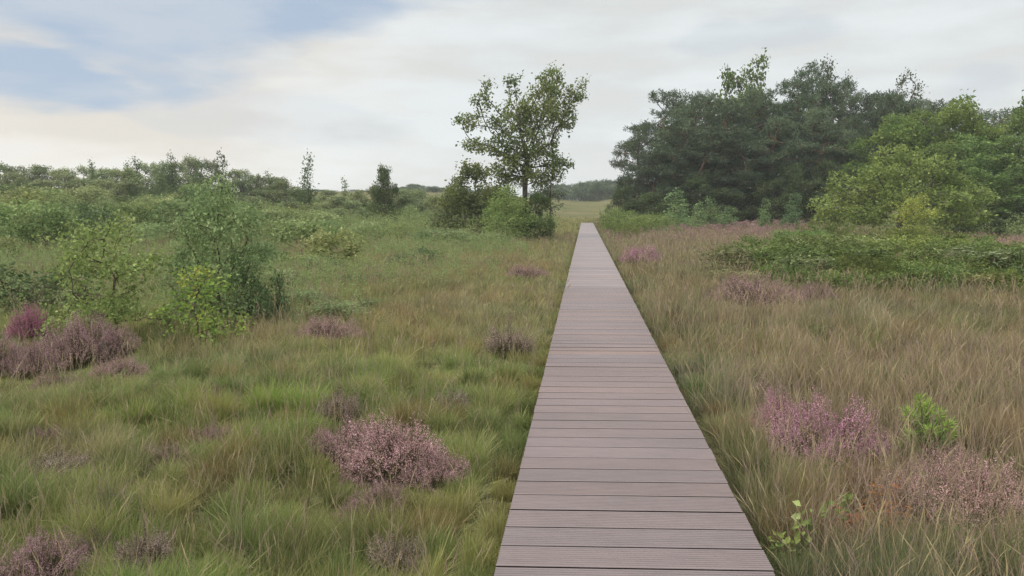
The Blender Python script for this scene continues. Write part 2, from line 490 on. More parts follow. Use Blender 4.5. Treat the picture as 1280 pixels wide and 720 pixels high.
def field(x, y):
    """grass colour and height at points"""
    n1 = fbm(x * 0.22, y * 0.22, 21); n2 = fbm(x * 0.9, y * 0.9, 33)
    right = smooth(0.2, 1.2, x - 0.2)[:, None]
    far = smooth(12, 45, y)[:, None]
    s = np.clip((n1 * 0.65 + n2 * 0.35 - 0.30) / 0.40, 0, 1)[:, None]
    left_c = (GREEN * V(1.04, 1.12, .92)) * (1 - s) + (OLIVE * V(1.08, 1.1, 1.0)) * s
    left_c = left_c * (1 - 0.5 * far) + (V(.22, .205, .095)) * 0.5 * far
    nearr = smooth(13, 5, y)[:, None]
    right_c = (GREY * V(.86, .90, .85)) * (1 - s) + (TAN * V(.78, .75, .76)) * s
    right_c = right_c * (1 - .55 * nearr) + (V(.125, .150, .078) * (1 - s) + V(.175, .165, .098) * s) * .55 * nearr
    c = left_c * (1 - right) + right_c * right
    h = 0.205 * (1 - right[:, 0]) + 0.285 * right[:, 0] + 0.12 * far[:, 0] * (1 - right[:, 0])
    c = c * (1 - .24 * right) * (1 + .06 * (1 - right) * (1 - far) * V(-.3, 1, -.5))
    for q, rx, ry, col, st, hf in PW:
        dd = ((x - q[0]) / rx) ** 2 + ((y - q[1]) / ry) ** 2
        wv = st * np.exp(-dd * 1.1) * np.clip(0.35 + 1.1 * n2, 0, 1)
        c = c * (1 - wv[:, None]) + col * wv[:, None]
        h = h * (1 + (hf - 1) * wv)
    for gx_, gy_, rr_, ff in CLEAR:
        dd = ((x - gx_) ** 2 + (y - gy_) ** 2) / rr_ ** 2
        h = h * (1 - (1 - ff) * np.exp(-dd * dd))
    return c, h


def scatter(n, r0, r1, amax=44, near_bias=1.0):
    r = r0 + (r1 - r0) * rng.uniform(size=n) ** near_bias
    a = math.radians(90) + YAW + np.radians(rng.uniform(-amax, amax, n))
    return r * np.cos(a), r * np.sin(a), r


def off_deck(x, y, pad):
    return ~((x > XL - pad) & (x < XR + pad) & (y < DECK_END + 1))


def grass_layer(n, r0, r1, bias):
    x, y, r = scatter(n, r0, r1, near_bias=bias)
    cell = 0.30 + 0.010 * r * 0
    i = np.floor(x / 0.32); j = np.floor(y / 0.32)
    cx = (i + 0.2 + 0.6 * hash2(i, j, 1)) * 0.32; cy = (j + 0.2 + 0.6 * hash2(i, j, 2)) * 0.32
    x0, y0 = x, y
    pull = 0.55 * hash2(i, j, 3)
    x = x + (cx - x) * pull; y = y + (cy - y) * pull
    pad = 0.035 * np.minimum(1, 5 / r) - 0.004
    k = off_deck(x, y, pad)
    x, y, r, cx, cy, x0, y0, i, j = (a[k] for a in (x, y, r, cx, cy, x0, y0, i, j))
    c, h = field(x, y)
    th = hash2(i, j, 5); tc_ = hash2(i, j, 6)[:, None]; tg = hash2(i, j, 8)[:, None]
    n = len(x)
    # per tussock and per blade colour
    md = fbm(x * 1.1, y * 1.1, 41)[:, None]; me_ = fbm(x * .8 + 40, y * .8, 43)[:, None]
    c = c * (1 + .55 * (md - .5)) * (1 + V(.2, .0, -.18) * (me_ - .5) * 1.6)
    c = c * (0.66 + 0.68 * tc_) * rng.uniform(0.75, 1.25, (n, 1))
    dry = (rng.uniform(size=n) < np.where(x > .3, .085, .13))[:, None]
    c = np.where(dry, c * 0.35 + STRAW * np.where(x > .3, .47, .60)[:, None] * rng.uniform(0.6, 1.2, (n, 1)), c)
    rs = (tg < .13) & (rng.uniform(size=(n, 1)) < .6)
    c = np.where(rs, c * .4 + V(.20, .115, .06) * .6, c)
    dk = (hash2(i, j, 12)[:, None] < .14) & (rng.uniform(size=(n, 1)) < .75)
    c = np.where(dk, c * .45 + V(.055, .085, .03) * .55, c)
    gr = (tg > 0.8) & (rng.uniform(size=(n, 1)) < 0.7)
    c = np.where(gr, c * 0.45 + GREEN * 0.55 * V(.9, 1.05, .8), c)
    hh = h * np.where(x < .2, 0.60 + 0.68 * th, 0.45 + 0.95 * th) * rng.uniform(0.55, 1.25, n)
    # trampled low strip by the deck
    edge = np.minimum(np.abs(x - XL), np.abs(x - XR))
    hh = hh * (0.62 + 0.38 * smooth(0.0, 0.45, edge))
    az = np.arctan2(y0 - cy, x0 - cx) + rng.normal(size=n) * 1.1
    lean = np.abs(rng.normal(size=n)) * 0.42 + 0.10
    wx = np.cos(az) * lean + 0.07; wy = np.sin(az) * lean - 0.03
    az = np.arctan2(wy, wx); lean = np.hypot(wx, wy)
    # near the deck lean away from the boards
    nr = edge < hh * 0.8
    side = np.where(x < 0.2, np.pi, 0.0)
    az = np.where(nr & (rng.uniform(size=n) < np.where(r > 9, .3, .5)), side + rng.normal(size=n) * 0.9, az)
    w = np.maximum(0.0023, 0.00050 * r) * rng.uniform(0.7, 1.3, n)
    coarse = rng.uniform(size=n) < np.where(x > .3, .025, .06)
    w = np.where(coarse, w * 2.2, w); hh = np.where(coarse, hh * 1.15, hh); c = np.where(coarse[:, None], c * .5 + .62 * (STRAW * .35 + GREEN * .6), c)
    tip = c * V(1.1, 1.05, .95)
    return blades(np.stack([x, y, ground(x, y) - 0.01], 1), hh, az, lean, w, c, tip)


parts = [grass_layer(600000, 2.3, 9, 1.0), grass_layer(430000, 9, 28, 1.0), grass_layer(260000, 28, 110, 1.1)]
v, q, c = merge(parts)
props(mesh_obj('grass', v, q, M_GRASS, c), 'mixed green, olive and straw coloured moor grass covering the heath', 'grass', kind='stuff')


# dry flowering stems of purple moor grass
def stems(n, r0, r1, dens):
    x, y, r = scatter(n, r0, r1)
    k = off_deck(x, y, 0.10) & (rng.uniform(size=n) < dens(x, y))
    x, y, r = x[k], y[k], r[k]; n = len(x)
    h = rng.uniform(0.42, 0.78, n) * np.where(x > 0.8, 1.0, 0.85)
    c = np.where((rng.uniform(size=n) < 0.45)[:, None], TAN * 0.95, np.where((rng.uniform(size=n) < 0.5)[:, None], GREY * 1.1, V(.25, .18, .13)))
    c = c * rng.uniform(0.75, 1.25, (n, 1))
    tip = np.where((rng.uniform(size=n) < 0.6)[:, None], V(.24, .175, .135), STRAW * 0.7)
    az = rng.uniform(0, 2 * np.pi, n); lean = np.abs(rng.normal(size=n)) * 0.28 + 0.1
    w = np.maximum(0.0016, 0.0004 * r)
    pos = np.stack([x, y, ground(x, y)], 1)
    A = blades(pos, h, az, lean, w, c, tip)
    # slim seed head near the tip
    t0 = 0.72
    hp = pos + np.stack([np.cos(az) * h * lean * t0 ** 1.7, np.sin(az) * h * lean * t0 ** 1.7, h * t0 * (1 - .35 * lean * t0)], 1)
    d = unit(np.stack([np.cos(az) * lean * 1.3, np.sin(az) * lean * 1.3, np.full(n, 0.75)], 1))
    v, q = leaf_quads(hp, d, rand_dir(n), h * 0.26, np.maximum(0.0042, 0.0007 * r))
    return merge([A, (v, q, np.repeat(tip, 4, 0))])


def stem_density(x, y):
    n_ = fbm(x * 0.4, y * 0.4, 51)
    bl = smooth(5.6, 4.4, y) * smooth(.5, -.3, x) * .04
    d = bl + np.where(x > 0.5, 0.70 * smooth(0.3, 0.6, n_) + 0.12, 0.10 + 0.22 * smooth(.45, .65, n_))
    q = PW[12][0]
    d = d + np.where(x < 0, 0.7 * smooth(9, 16, y) * smooth(0.40, 0.62, n_), 0)
    return d


v, q, c = merge([stems(36000, 3.0, 12, stem_density), stems(38000, 12, 45, stem_density)])
props(mesh_obj('flowering_grass', v, q, M_GRASS, c), 'tall thin dry flowering stems standing above the moor grass', 'grass', kind='stuff')


# ------------------------------------------------------------------ leafy undergrowth (bog myrtle, bracken, brambles) of the left slope
def herb_layer(n, r0, r1, dens, colr, leaf=0.05, hgt=(0.3, 0.7), per=26):
    x, y, r = scatter(n, r0, r1)
    k = off_deck(x, y, 0.6) & (rng.uniform(size=n) < dens(x, y))
    x, y, r = x[k], y[k], r[k]; n = len(x)
    i = np.floor(x / 2.2); j = np.floor(y / 2.2)
    h = rng.uniform(*hgt, n) * (0.55 + 0.9 * fbm(x * 0.5, y * 0.5, 77))
    base = colr(x, y)
    idx = np.repeat(np.arange(n), per)
    t = rng.uniform(0.1, 1, len(idx)) ** 0.7
    az = rng.uniform(0, 2 * np.pi, len(idx))
    spread = h[idx] * 0.33 * (1.1 - 0.6 * t)
    rr_ = spread * rng.uniform(0, 1, len(idx)) ** .5
    pos = np.stack([x[idx] + np.cos(az) * rr_, y[idx] + np.sin(az) * rr_, ground(x, y)[idx] + h[idx] * t], 1)
    d = unit(np.stack([np.cos(az), np.sin(az), rng.uniform(-.1, 1.1, len(idx))], 1))
    ln = np.maximum(leaf, 0.0016 * r[idx]) * rng.uniform(0.7, 1.4, len(idx))
    v, q = leaf_quads(pos, d, rand_dir(len(idx), 0.5), ln, ln * 0.5)
    c = base[idx] * rng.uniform(0.84, 1.16, (len(idx), 1))
    w = np.maximum(0.004, 0.0005 * r)
    st = blades(np.stack([x, y, ground(x, y)], 1), h * 1.05, rng.uniform(0, 6.28, n), np.full(n, .15), w, np.tile(V(.14, .13, .07), (n, 1)))
    return merge([st, (v, q, np.repeat(c, 4, 0))])


def herb_d(x, y):
    n_ = fbm(x * 0.16, y * 0.16, 91)
    lf = smooth(-1.6, -4.5, x + 0.0 * y)
    d = lf * smooth(9.5, 20, y) * smooth(0.30, 0.50, n_)
    d = d * (1 - 0.8 * np.exp(-(((x - PW[12][0][0]) / 3) ** 2 + ((y - PW[12][0][1]) / 5) ** 2)))
    rgt = smooth(1.6, 3, x) * smooth(34, 44, y) * smooth(0.5, 0.62, n_) * 0.6
    return np.clip(d * 0.9 + rgt, 0, 1)


def herb_c(x, y):
    n_ = fbm(x * 0.3, y * 0.3, 95)[:, None]; k_ = fbm(x * 0.11 + 5, y * 0.11, 99)[:, None]
    a = V(.145, .20, .075) * (1 - n_) + V(.235, .265, .10) * n_
    b = V(.205, .265, .105)
    return np.where(k_ > 0.52, a, 0.5 * a + 0.5 * b)


v, q, c = merge([herb_layer(12000, 10, 34, herb_d, herb_c, leaf=.036, hgt=(0.3, 0.8), per=46), herb_layer(16000, 34, 85, herb_d, herb_c, hgt=(0.5, 1.5), per=28)])
props(mesh_obj('undergrowth', v, q, M_LEAF, c), 'low leafy green undergrowth spread over the rising heath', 'undergrowth', kind='stuff')


def low_d(x, y):
    return np.clip(fbm(x * .7, y * .7, 131) * 3.2 - 1.75, 0, 1) * np.where(x < .2, .8, .35)


v, q, c = merge([herb_layer(5200, 3.0, 13, low_d, lambda x, y: np.where(noise(x * 3, y * 3, 7)[:, None] > .6, V(.15, .19, .075), V(.095, .135, .055)), leaf=.020, hgt=(.16, .34), per=24)])
props(mesh_obj('weeds', v, q, M_LEAF, c), 'small leafy weeds growing among the near grass tussocks', 'weeds', kind='stuff')


# purple heath carpet on the right, in front of the wood
def heath_d(x, y):
    s_ = 0
    for ix in (35 - 1, 38 - 1):
        pass
    for (a, b, rx, ry) in ((880, 292, 6.5, 13), (960, 285, 6, 12), (820, 296, 3, 8), (1262, 306, 6, 5), (930, 376, 1.6, 1.1), (1000, 372, 1.4, 0.8)):
        g = hit(a, b)
        s_ = np.maximum(s_, np.exp(-(((x - g[0]) / rx) ** 2 + ((y - g[1]) / ry) ** 2)))
    return np.clip(s_ * 1.8 - 0.25, 0, 1) * np.clip(fbm(x * .5, y * .5, 61) * 2.6 - .5, 0, 1)


def heath_c(x, y):
    n_ = fbm(x * 0.6, y * 0.6, 63)[:, None]
    return V(.20, .15, .12) * (1 - n_) + V(.40, .235, .25) * n_


v, q, c = merge([herb_layer(6000, 10, 24, heath_d, heath_c, leaf=0.022, hgt=(.2, .4), per=24), herb_layer(16000, 24, 85, heath_d, heath_c, leaf=0.03, hgt=(.22, .42), per=22)])
props(mesh_obj('heath_carpet', v, q, M_FLOWER, c), 'dull purple flowering heath spread before the dark wood', 'heath', kind='stuff')


rng = np.random.default_rng(101)
# ------------------------------------------------------------------ heather bushes
def heather(name, rx, ry, h, n, cols, green=(0.10, 0.115, 0.05), fl=0.0125, per=20, lumps=4):
    root = empty(name)
    lc = [(0, 0, 1.0)] + [(rng.uniform(-.55, .55) * rx, rng.uniform(-.55, .55) * ry, rng.uniform(.65, 1)) for _ in range(lumps)]
    a = rng.uniform(0, 2 * np.pi, n); rr_ = np.sqrt(rng.uniform(0, 1, n))
    tx = np.cos(a) * rr_ * rx; ty = np.sin(a) * rr_ * ry
    dome = np.sqrt(np.clip(1 - rr_ ** 2 * 0.93, 0, 1))
    bump = 0.55 + 0.8 * noise(tx / 0.14 + 9, ty / 0.14, int(rx * 1000))
    tz = h * (0.18 + 0.82 * dome) * bump * rng.uniform(0.75, 1.12, n)
    tip = np.stack([tx * 1.06, ty * 1.06, tz], 1)
    bse = np.stack([tx * 0.55, ty * 0.55, np.zeros(n)], 1)
    d = unit(tip - bse) + np.stack([np.cos(a) * .25, np.sin(a) * .25, np.full(n, .1)], 1) + rng.normal(size=(n, 3)) * 0.18
    d = unit(d); lf = rng.uniform(0.09, 0.17, n) * (h / 0.38)
    low = tip - d * lf[:, None]
    # woody stems: thin ribbons base -> low -> tip
    sd = unit(np.cross(d, rand_dir(n))) * 0.0018
    v = np.stack([bse - sd, bse + sd, low - sd, low + sd, tip - sd * .4, tip + sd * .4], 1).reshape(-1, 3)
    b0 = np.arange(n)[:, None] * 6
    q = np.concatenate([b0 + np.array([[0, 1, 3, 2]]), b0 + np.array([[2, 3, 5, 4]])])
    mesh_obj('stems', v, q, M_TWIG, np.tile(V(.1, .07, .055), (len(v), 1)), parent=root)
    # small leaves along the middle of each stem
    idx = np.repeat(np.arange(n), per)
    t = rng.uniform(0.2, 1.0, len(idx))[:, None]
    pos = bse[idx] * (1 - t) + low[idx] * t + rng.normal(size=(len(idx), 3)) * 0.008
    lnn = fl * rng.uniform(0.8, 1.6, len(idx))
    v, q = leaf_quads(pos, unit(d[idx] + rand_dir(len(idx))), rand_dir(len(idx)), lnn, lnn * .5)
    gc = V(*green) * rng.uniform(.6, 1.4, (len(idx), 1)) + V(.04, .0, 0) * rng.uniform(0, 1, (len(idx), 1))
    mesh_obj('foliage', v, q, M_LEAF, np.repeat(gc, 4, 0), parent=root)
    # flower spikes
    idx = np.repeat(np.arange(n), per - 1)
    t = rng.uniform(0, 1.0, len(idx))[:, None]
    pos = low[idx] * (1 - t) + tip[idx] * t + rng.normal(size=(len(idx), 3)) * 0.006
    lnn = fl * rng.uniform(0.6, 1.2, len(idx)) * (1.15 - 0.5 * t[:, 0])
    v, q = leaf_quads(pos, unit(d[idx] * .6 + rand_dir(len(idx))), rand_dir(len(idx)), lnn, lnn * .75)
    cols = np.array(cols); f = np.clip(noise(tip[:, 0] / .12, tip[:, 1] / .12, 4) * .8 + rng.uniform(-.2, .4, n), 0, .999) * (len(cols) - 1)
    k = f.astype(int); tt = (f - k)[:, None]; sc = cols[k] * (1 - tt) + cols[np.minimum(k + 1, len(cols) - 1)] * tt
    fc = sc[idx] * rng.uniform(.75, 1.3, (len(idx), 1))
    mesh_obj('flowers', v, q, M_FLOWER, np.repeat(fc, 4, 0), parent=root)
    return root


PINK = [(.27, .185, .155), (.42, .265, .255), (.49, .305, .32), (.58, .40, .385)]
MAUV = [(.33, .19, .21), (.46, .24, .31), (.53, .29, .38), (.42, .26, .28)]
DRY = [(.20, .17, .12), (.27, .22, .17), (.34, .26, .22), (.40, .32, .28)]
h_wide = heather('heather_bush', .50, .42, .44, 780, PINK)
h_spiky = heather('heather_bush', .34, .32, .46, 420, DRY, per=17)
h_mauve = heather('heather_bush', .46, .42, .46, 980, MAUV)
h_low = heather('heather_bush', .62, .50, .46, 820, [(.24, .165, .14), (.34, .22, .215), (.42, .26, .28), (.44, .31, .30)])
G1 = 'heather bushes of the big clump by the birch saplings'
G2 = 'heather bushes in the grass beside the boardwalk'
HEATH = [  # proto, px, py base, size (of proto), height factor, label, group
    (h_wide, 490, 592, .98, .88, 'broad pink heather bush in green grass, biggest one close beside the boardwalk', G2),
    (h_wide, 432, 574, .66, .85, 'smaller pink heather bush grown into the flank of the broad pink one', G2),
    (h_wide, 545, 610, .6, .72, 'low pink heather tuft at the boardwalk side of the broad pink bush', G2),
    (h_spiky, 424, 532, .62, 1.0, 'grey pink spiky heather tuft standing just behind the broad pink bush', G2),
    (h_spiky, 565, 523, .55, 1.0, 'thin dry heather tuft in bright grass between broad pink bush and boardwalk', G2),
    (h_spiky, 497, 720, .5, .8, 'dry brownish heather tuft cut by the lower photo edge near the boardwalk', G2),
    (h_low, 40, 735, .5, .75, 'faded heather bush in the bottom corner of the photo', G2),
    (h_spiky, 180, 712, .5, .75, 'dry twiggy heather tuft in grass next to the bottom corner bush', G2),
    (h_spiky, 75, 600, .7, .55, 'small faded heather sprigs in olive grass below the big clump', G2),
    (h_mauve, 40, 428, .80, 1.3, 'bright magenta heather bush at the back of the big clump', G1),
    (h_low, 98, 455, 1.0, 1.2, 'dusky pink heather bush in the middle of the big clump', G1),
    (h_low, 38, 470, .8, .9, 'dusky heather bush at the front of the big clump near the photo edge', G1),
    (h_low, 150, 476, .55, .85, 'small reddish heather bush at the boardwalk end of the big clump', G1),
    (h_low, -20, 466, .8, 1.0, 'dusky heather bush cut off by the photo edge at the big clump', G1),
    (h_low, 140, 444, .7, 1.1, 'grey heather bush rising behind the small reddish one of the clump', G1),
    (h_spiky, 637, 447, 1.05, .9, 'grey brown heather tuft beside the boardwalk where tan grass begins', G2),
    (h_low, 415, 428, .85, .85, 'dull pink heather bush among leafy scrub beyond the bright grass', G2),
    (h_low, 660, 350, 1.0, .8, 'far small heather tuft close to the lone tree and boardwalk', G2),
    (h_mauve, 1032, 588, .92, 1.15, 'mauve heather bush beside the boardwalk, in front of the pine seedling', G2),
    (h_mauve, 975, 552, .65, 1.1, 'small mauve heather bush nearest the boardwalk edge behind the larger mauve one', G2),
    (h_wide, 1080, 580, .6, 1.0, 'pale pink heather tuft between the mauve bush and the pine seedling', G2),
    (h_wide, 1160, 650, .72, 1.0, 'dry pinkish heather bush just below the pine seedling', G2),
    (h_wide, 1228, 662, .85, .95, 'pale dry heather bush at the photo edge below the pine seedling', G2),
    (h_low, 1195, 625, .6, .9, 'low dusky heather tuft behind the pale dry bush', G2),
    (h_spiky, 950, 510, .8, .8, 'small brown heather tuft in yellow grass behind the mauve bushes', G2),
    (h_mauve, 800, 333, 1.5, 1.0, 'rounded purple heather bush beside the far boardwalk, alone in tan grass', G2),
    (h_low, 945, 385, 1.5, .9, 'wide dusky heather bush in front of the low green thicket', G2),
    (h_low, 1010, 382, 1.1, .8, 'flat dusky heather bush under the edge of the low green thicket', G2),
]
for pr, px, py, sc, hf, lab, grp in HEATH:
    g = hit(px, py)
    place(pr, lab, 'heather', g - V(0, 0, .02), (sc, sc, sc * hf + (1 - sc) * .25), rng.uniform(0, 6.28), grp, tint=(.95, .74, .90) if 'magenta' in lab else (rng.uniform(.88, 1.12),) * 3)


for k in range(48):
    px, py = (rng.uniform(-40, 640), rng.uniform(420, 715)) if k < 22 else (rng.uniform(860, 1310), rng.uniform(385, 700))
    g = hit(px, py)
    if not off_deck(g[0:1], g[1:2], .35)[0]: continue
    sc = rng.uniform(.22, .46)
    place((h_spiky, h_low)[k % 3 == 0], 'small dry heather tuft scattered in the moor grass', 'heather', g - V(0, 0, .02), (sc, sc, sc * rng.uniform(.8, 1.2)), rng.uniform(0, 6.28), 'small dry heather tufts scattered in the grass', tint=(rng.uniform(.8, 1.1),) * 3)


rng = np.random.default_rng(102)
# ------------------------------------------------------------------ plant kinds
def dome(rx, ry, z0, h, n, holes=0):
    return [(0, 0, z0 + h * .45, rx, ry, h * .5, n)]


def clumps(k, rx, ry, z0, z1, cr, n):
    out_ = []
    for _ in range(k):
        a = rng.uniform(0, 6.28); t = rng.uniform(0, 1); r_ = math.sqrt(rng.uniform(0, 1))
        z = z0 + (z1 - z0) * t
        prof = math.sqrt(max(0.05, 1 - (2 * t - 0.75) ** 2 / 1.6))
        s = rng.uniform(.7, 1.25)
        out_.append((math.cos(a) * rx * r_ * prof, math.sin(a) * ry * r_ * prof, z, cr * s, cr * s, cr * s * .7, n))
    return out_


LK = dict(barkmat=M_BARK)
rng = np.random.default_rng(103)
# the lone tree: sizes in metres measured around its foot; px*0.0428 m at 43 m
K = 0.0428
def px_lobe(x, y, rx, ry, n, dy=0.0, ryd=None):
    return ((x - 655) * K, dy, (300 - y) * K, rx * K, (ryd or rx * 1.1) * K, ry * K, n)
lone = plant('lone_tree', poly((0, 0, 0), (.02, 0, .5), (0, .03, 1.0), (.03, 0, 1.6), (.04, .02, 2.2), (.05, 0, 2.8), (.08, .02, 3.4), (.12, 0, 3.9), (.16, 0, 4.5)),
    [px_lobe(603, 128, 14, 13, 40, .2), px_lobe(588, 153, 15, 9, 40, -.4), px_lobe(592, 180, 17, 10, 50, .3), px_lobe(618, 160, 16, 18, 60, -.2),
     px_lobe(622, 185, 22, 14, 80), px_lobe(640, 200, 20, 14, 70, -.5), px_lobe(641, 103, 10, 7, 18, .1), px_lobe(610, 108, 9, 8, 18, .5), px_lobe(650, 150, 22, 26, 110, .3),
     px_lobe(660, 185, 22, 22, 110, -.3), px_lobe(683, 112, 21, 20, 110, .1), px_lobe(675, 140, 25, 26, 140, -.2), px_lobe(700, 150, 20, 22, 90, .4),
     px_lobe(720, 120, 11, 14, 40), px_lobe(708, 130, 14, 20, 60, .2), px_lobe(690, 200, 15, 24, 60, .3), px_lobe(700, 205, 14, 12, 30, -.4), px_lobe(690, 95, 10, 9, 30), px_lobe(655, 165, 40, 46, 140, 0, 46), px_lobe(640, 222, 22, 10, 50, .4), px_lobe(672, 222, 20, 12, 50, -.3), px_lobe(655, 212, 26, 18, 60, .2), px_lobe(628, 215, 18, 12, 40, -.2), px_lobe(572, 152, 7, 5, 10), px_lobe(728, 108, 6, 5, 8)],
    .20, 1.4, .24, .012, .145, 17, .13, [(.068, .092, .034), (.105, .14, .046), (.15, .185, .064), (.21, .235, .095)], aspect=.62, jit=.16, trop=.06, sides=6, n=2.25, iters=160, clump=.8, flare=1.3)

rng = np.random.default_rng(104)
def pine_proto(h, w, pads, base=.18):
    tr = [V(rng.normal() * .06 * k, rng.normal() * .06 * k, h * .8 * k / 9) for k in range(10)]; tr[0] = V(0, 0, 0)
    lb = []
    for k in range(pads):
        t = (k + rng.uniform(0, 1)) / pads
        z = h * (base + (1 - base) * t * .98)
        prof = (1 - max(0, t - .55) ** 1.5 * 2.6) * (0.72 + .28 * math.sin(t * 3.0))
        a = rng.uniform(0, 6.28); r_ = w * prof * math.sqrt(rng.uniform(.12, 1))
        s = w * rng.uniform(.22, .44)
        lb.append((math.cos(a) * r_, math.sin(a) * r_, z - .1 * r_ * (1 - t), s, s, s * .34, 30))
    lb.append((0, 0, h * .96, w * .28, w * .28, h * .05, 24))
    return plant('pine_tree', tr, lb, .42, 3.2, .5, .02, .34, 26, .17, [(.024, .045, .026), (.042, .070, .038), (.072, .106, .055), (.115, .150, .076)],
                 aspect=.22, needle=True, leafmat=M_NEEDLE, barkmat=M_PINEBARK, jit=.14, trop=.04, n=2.15, thr=1.7, clump=1.6, flare=1.3)

pines = [pine_proto(15, 4.6, 58, .10), pine_proto(15, 3.9, 52, .16), pine_proto(15, 4.2, 46, .22)]

rng = np.random.default_rng(105)
def broad_proto(name, h, w, k, n, cols, z0=.12, leaf=.23, per=26, cr=.25, bare=0., sig=.2, step=.4, thr=1.6, stemz=.5):
    tr = [V(rng.normal() * .04 * i, rng.normal() * .04 * i, h * stemz * i / 6) for i in range(7)]; tr[0] = V(0, 0, 0)
    return plant(name, tr, clumps(k, w, w, h * z0, h * .92, w * cr, n), step, step * 6, step * 1.1, .016, leaf, per, sig, cols, jit=.2, trop=.05, clump=w * .3, bare=bare, thr=thr, flare=1.3)

DECID = [(.048, .082, .024), (.078, .122, .034), (.115, .165, .046), (.165, .215, .064)]
oaks = [broad_proto('broadleaf_tree', 11, 3.9, 34, 26, DECID), broad_proto('broadleaf_tree', 11, 3.4, 30, 26, DECID)]
wispy = broad_proto('birch_tree', 10, 1.7, 20, 16, [(.055, .070, .038), (.08, .10, .05), (.11, .13, .062)], z0=.2, leaf=.17, per=12, cr=.30, thr=2.6, step=.3, stemz=.7)

bushy = [broad_proto('bushy_tree', 6, 2.7, 30, 26, [(.050, .072, .026), (.075, .102, .036), (.105, .135, .047), (.14, .17, .06)], z0=.03, leaf=.20, per=26, cr=.30, sig=.20, step=.34, stemz=.35) for _ in range(3)]

rng = np.random.default_rng(106)
# wide pale oak
pale = plant('pale_oak', poly((0, 0, 0), (.1, 0, .4), (.05, .05, .9), (.2, .1, 1.4)),
    [(-2.9, 0, 1.5, 1.2, 1.2, .7, 90), (-1.9, .3, 2.5, 1.2, 1.3, .8, 120), (-.9, -.6, 3.4, 1.2, 1.3, .8, 120), (0, .3, 4.4, 1.1, 1.2, .8, 110), (1.0, -.2, 3.9, 1.2, 1.3, .8, 120),
     (2.0, .2, 3.1, 1.2, 1.2, .8, 110), (2.9, -.1, 2.4, 1.1, 1.1, .7, 90), (3.2, .5, 1.4, 1.1, 1.1, .6, 70), (-.6, -1.6, 2.3, 1.3, 1.0, .7, 110), (1.1, -1.6, 2.2, 1.2, 1.0, .7, 100),
     (-2.0, -1.2, 1.2, 1.1, 1.0, .6, 70), (.2, -1.9, 1.2, 1.0, .9, .5, 60), (2.2, -1.2, 1.3, 1.1, 1.0, .6, 70), (0, 1.6, 2.5, 2.2, 1.2, 1.2, 100), (-3.7, 0, 2.0, .4, .5, .3, 16), (-2.7, .2, 3.3, .5, .5, .35, 20), (3.9, 0, 2.2, .5, .5, .3, 16)],
    .22, 1.5, .27, .012, .15, 17, .13, [(.095, .115, .034), (.145, .165, .046), (.20, .215, .062), (.27, .28, .10)], jit=.2, trop=.02, clump=.7, n=2.3, iters=140, flare=1.2)

rng = np.random.default_rng(107)
# shrubs of the heath
willow = plant('willow_bush', poly((0, 0, 0), (.05, 0, .25), (.02, .04, .5)),
    [(0, 0, .42, .78, .72, .44, 240), (.05, 0, 1.05, .86, .8, .52, 260), (.12, 0, 1.65, .66, .6, .48, 170), (-.35, .1, 1.5, .34, .34, .34, 60), (.1, .05, 2.15, .36, .34, .30, 60), (-.2, 0, 2.0, .24, .24, .22, 30), (.5, -.1, 1.9, .22, .22, .22, 26), (-.75, 0, .9, .26, .26, .26, 30), (.85, .1, 1.25, .2, .2, .2, 20), (.18, 0, 2.45, .12, .12, .14, 10)], .12, .9, .15, .005, .070, 26, .085,
    [(.080, .12, .055), (.12, .165, .075), (.165, .21, .10), (.235, .28, .145)], aspect=.45, n=2.9, stem='stems', crown='foliage', jit=.2, clump=.35, barkmat=M_TWIG)
rng = np.random.default_rng(108)
birch_s = plant('birch_sapling', poly((0, 0, 0), (.03, 0, .3), (0, .03, .6), (.04, 0, .9)),
    clumps(36, .85, .75, .08, 1.75, .28, 20), .10, .8, .14, .004, .055, 13, .065,
    [(.12, .17, .05), (.17, .22, .065), (.23, .28, .09), (.33, .36, .16)], aspect=.7, n=2.9, stem='stems', crown='foliage', jit=.24, clump=.3, barkmat=M_TWIG, trop=.1)
rng = np.random.default_rng(109)
yellow = plant('yellow_sapling', poly((0, 0, 0), (.03, 0, .2), (0, .03, .4)),
    clumps(20, .62, .5, .12, 1.0, .24, 16), .09, .7, .12, .0035, .052, 10, .06,
    [(.11, .17, .048), (.155, .215, .058), (.20, .245, .07), (.31, .25, .07)], aspect=.65, n=2.9, stem='stems', crown='foliage', jit=.24, clump=.25, barkmat=M_TWIG)
rng = np.random.default_rng(110)
scrub = [plant('scrub_bush', poly((0, 0, 0), (.03, 0, .2), (0, .03, .45)), clumps(16, 1.15, 1.1, .25, 1.7, .5, 26), .2, 1.2, .26, .007, .15, 16, .13, cc, aspect=a_, n=2.9,
               stem='stems', crown='foliage', jit=.22, clump=.5, barkmat=M_TWIG)
         for cc, a_ in (([(.085, .125, .052), (.125, .17, .068), (.175, .22, .095), (.24, .275, .13)], .5),
                        ([(.105, .14, .055), (.155, .185, .072), (.205, .23, .10), (.26, .28, .14)], .5),
                        ([(.055, .082, .038), (.080, .112, .048), (.115, .15, .062)], .45))]
rng = np.random.default_rng(111)
bilb = [plant('thicket_bush', poly((0, 0, 0), (.02, 0, .12), (0, .02, .25)), [(c_[0], c_[1], c_[2] * .5, c_[3] * .6, c_[4] * .6, .42, 20) for c_ in clumps(30, 1.0, .85, .3, 1.35, .34, 26)] + [(rng.uniform(-.9, .9), rng.uniform(-.7, .7), .8, .09, .09, .34, 8) for _ in range(22)], .12, .9, .15, .004, .075, 18, .06,
              [(.068, .105, .032), (.105, .155, .044), (.15, .205, .056), (.215, .27, .085)], aspect=.45, n=2.9, stem='stems', crown='foliage', upb=.7, jit=.22, clump=.35, barkmat=M_TWIG) for _ in range(2)]
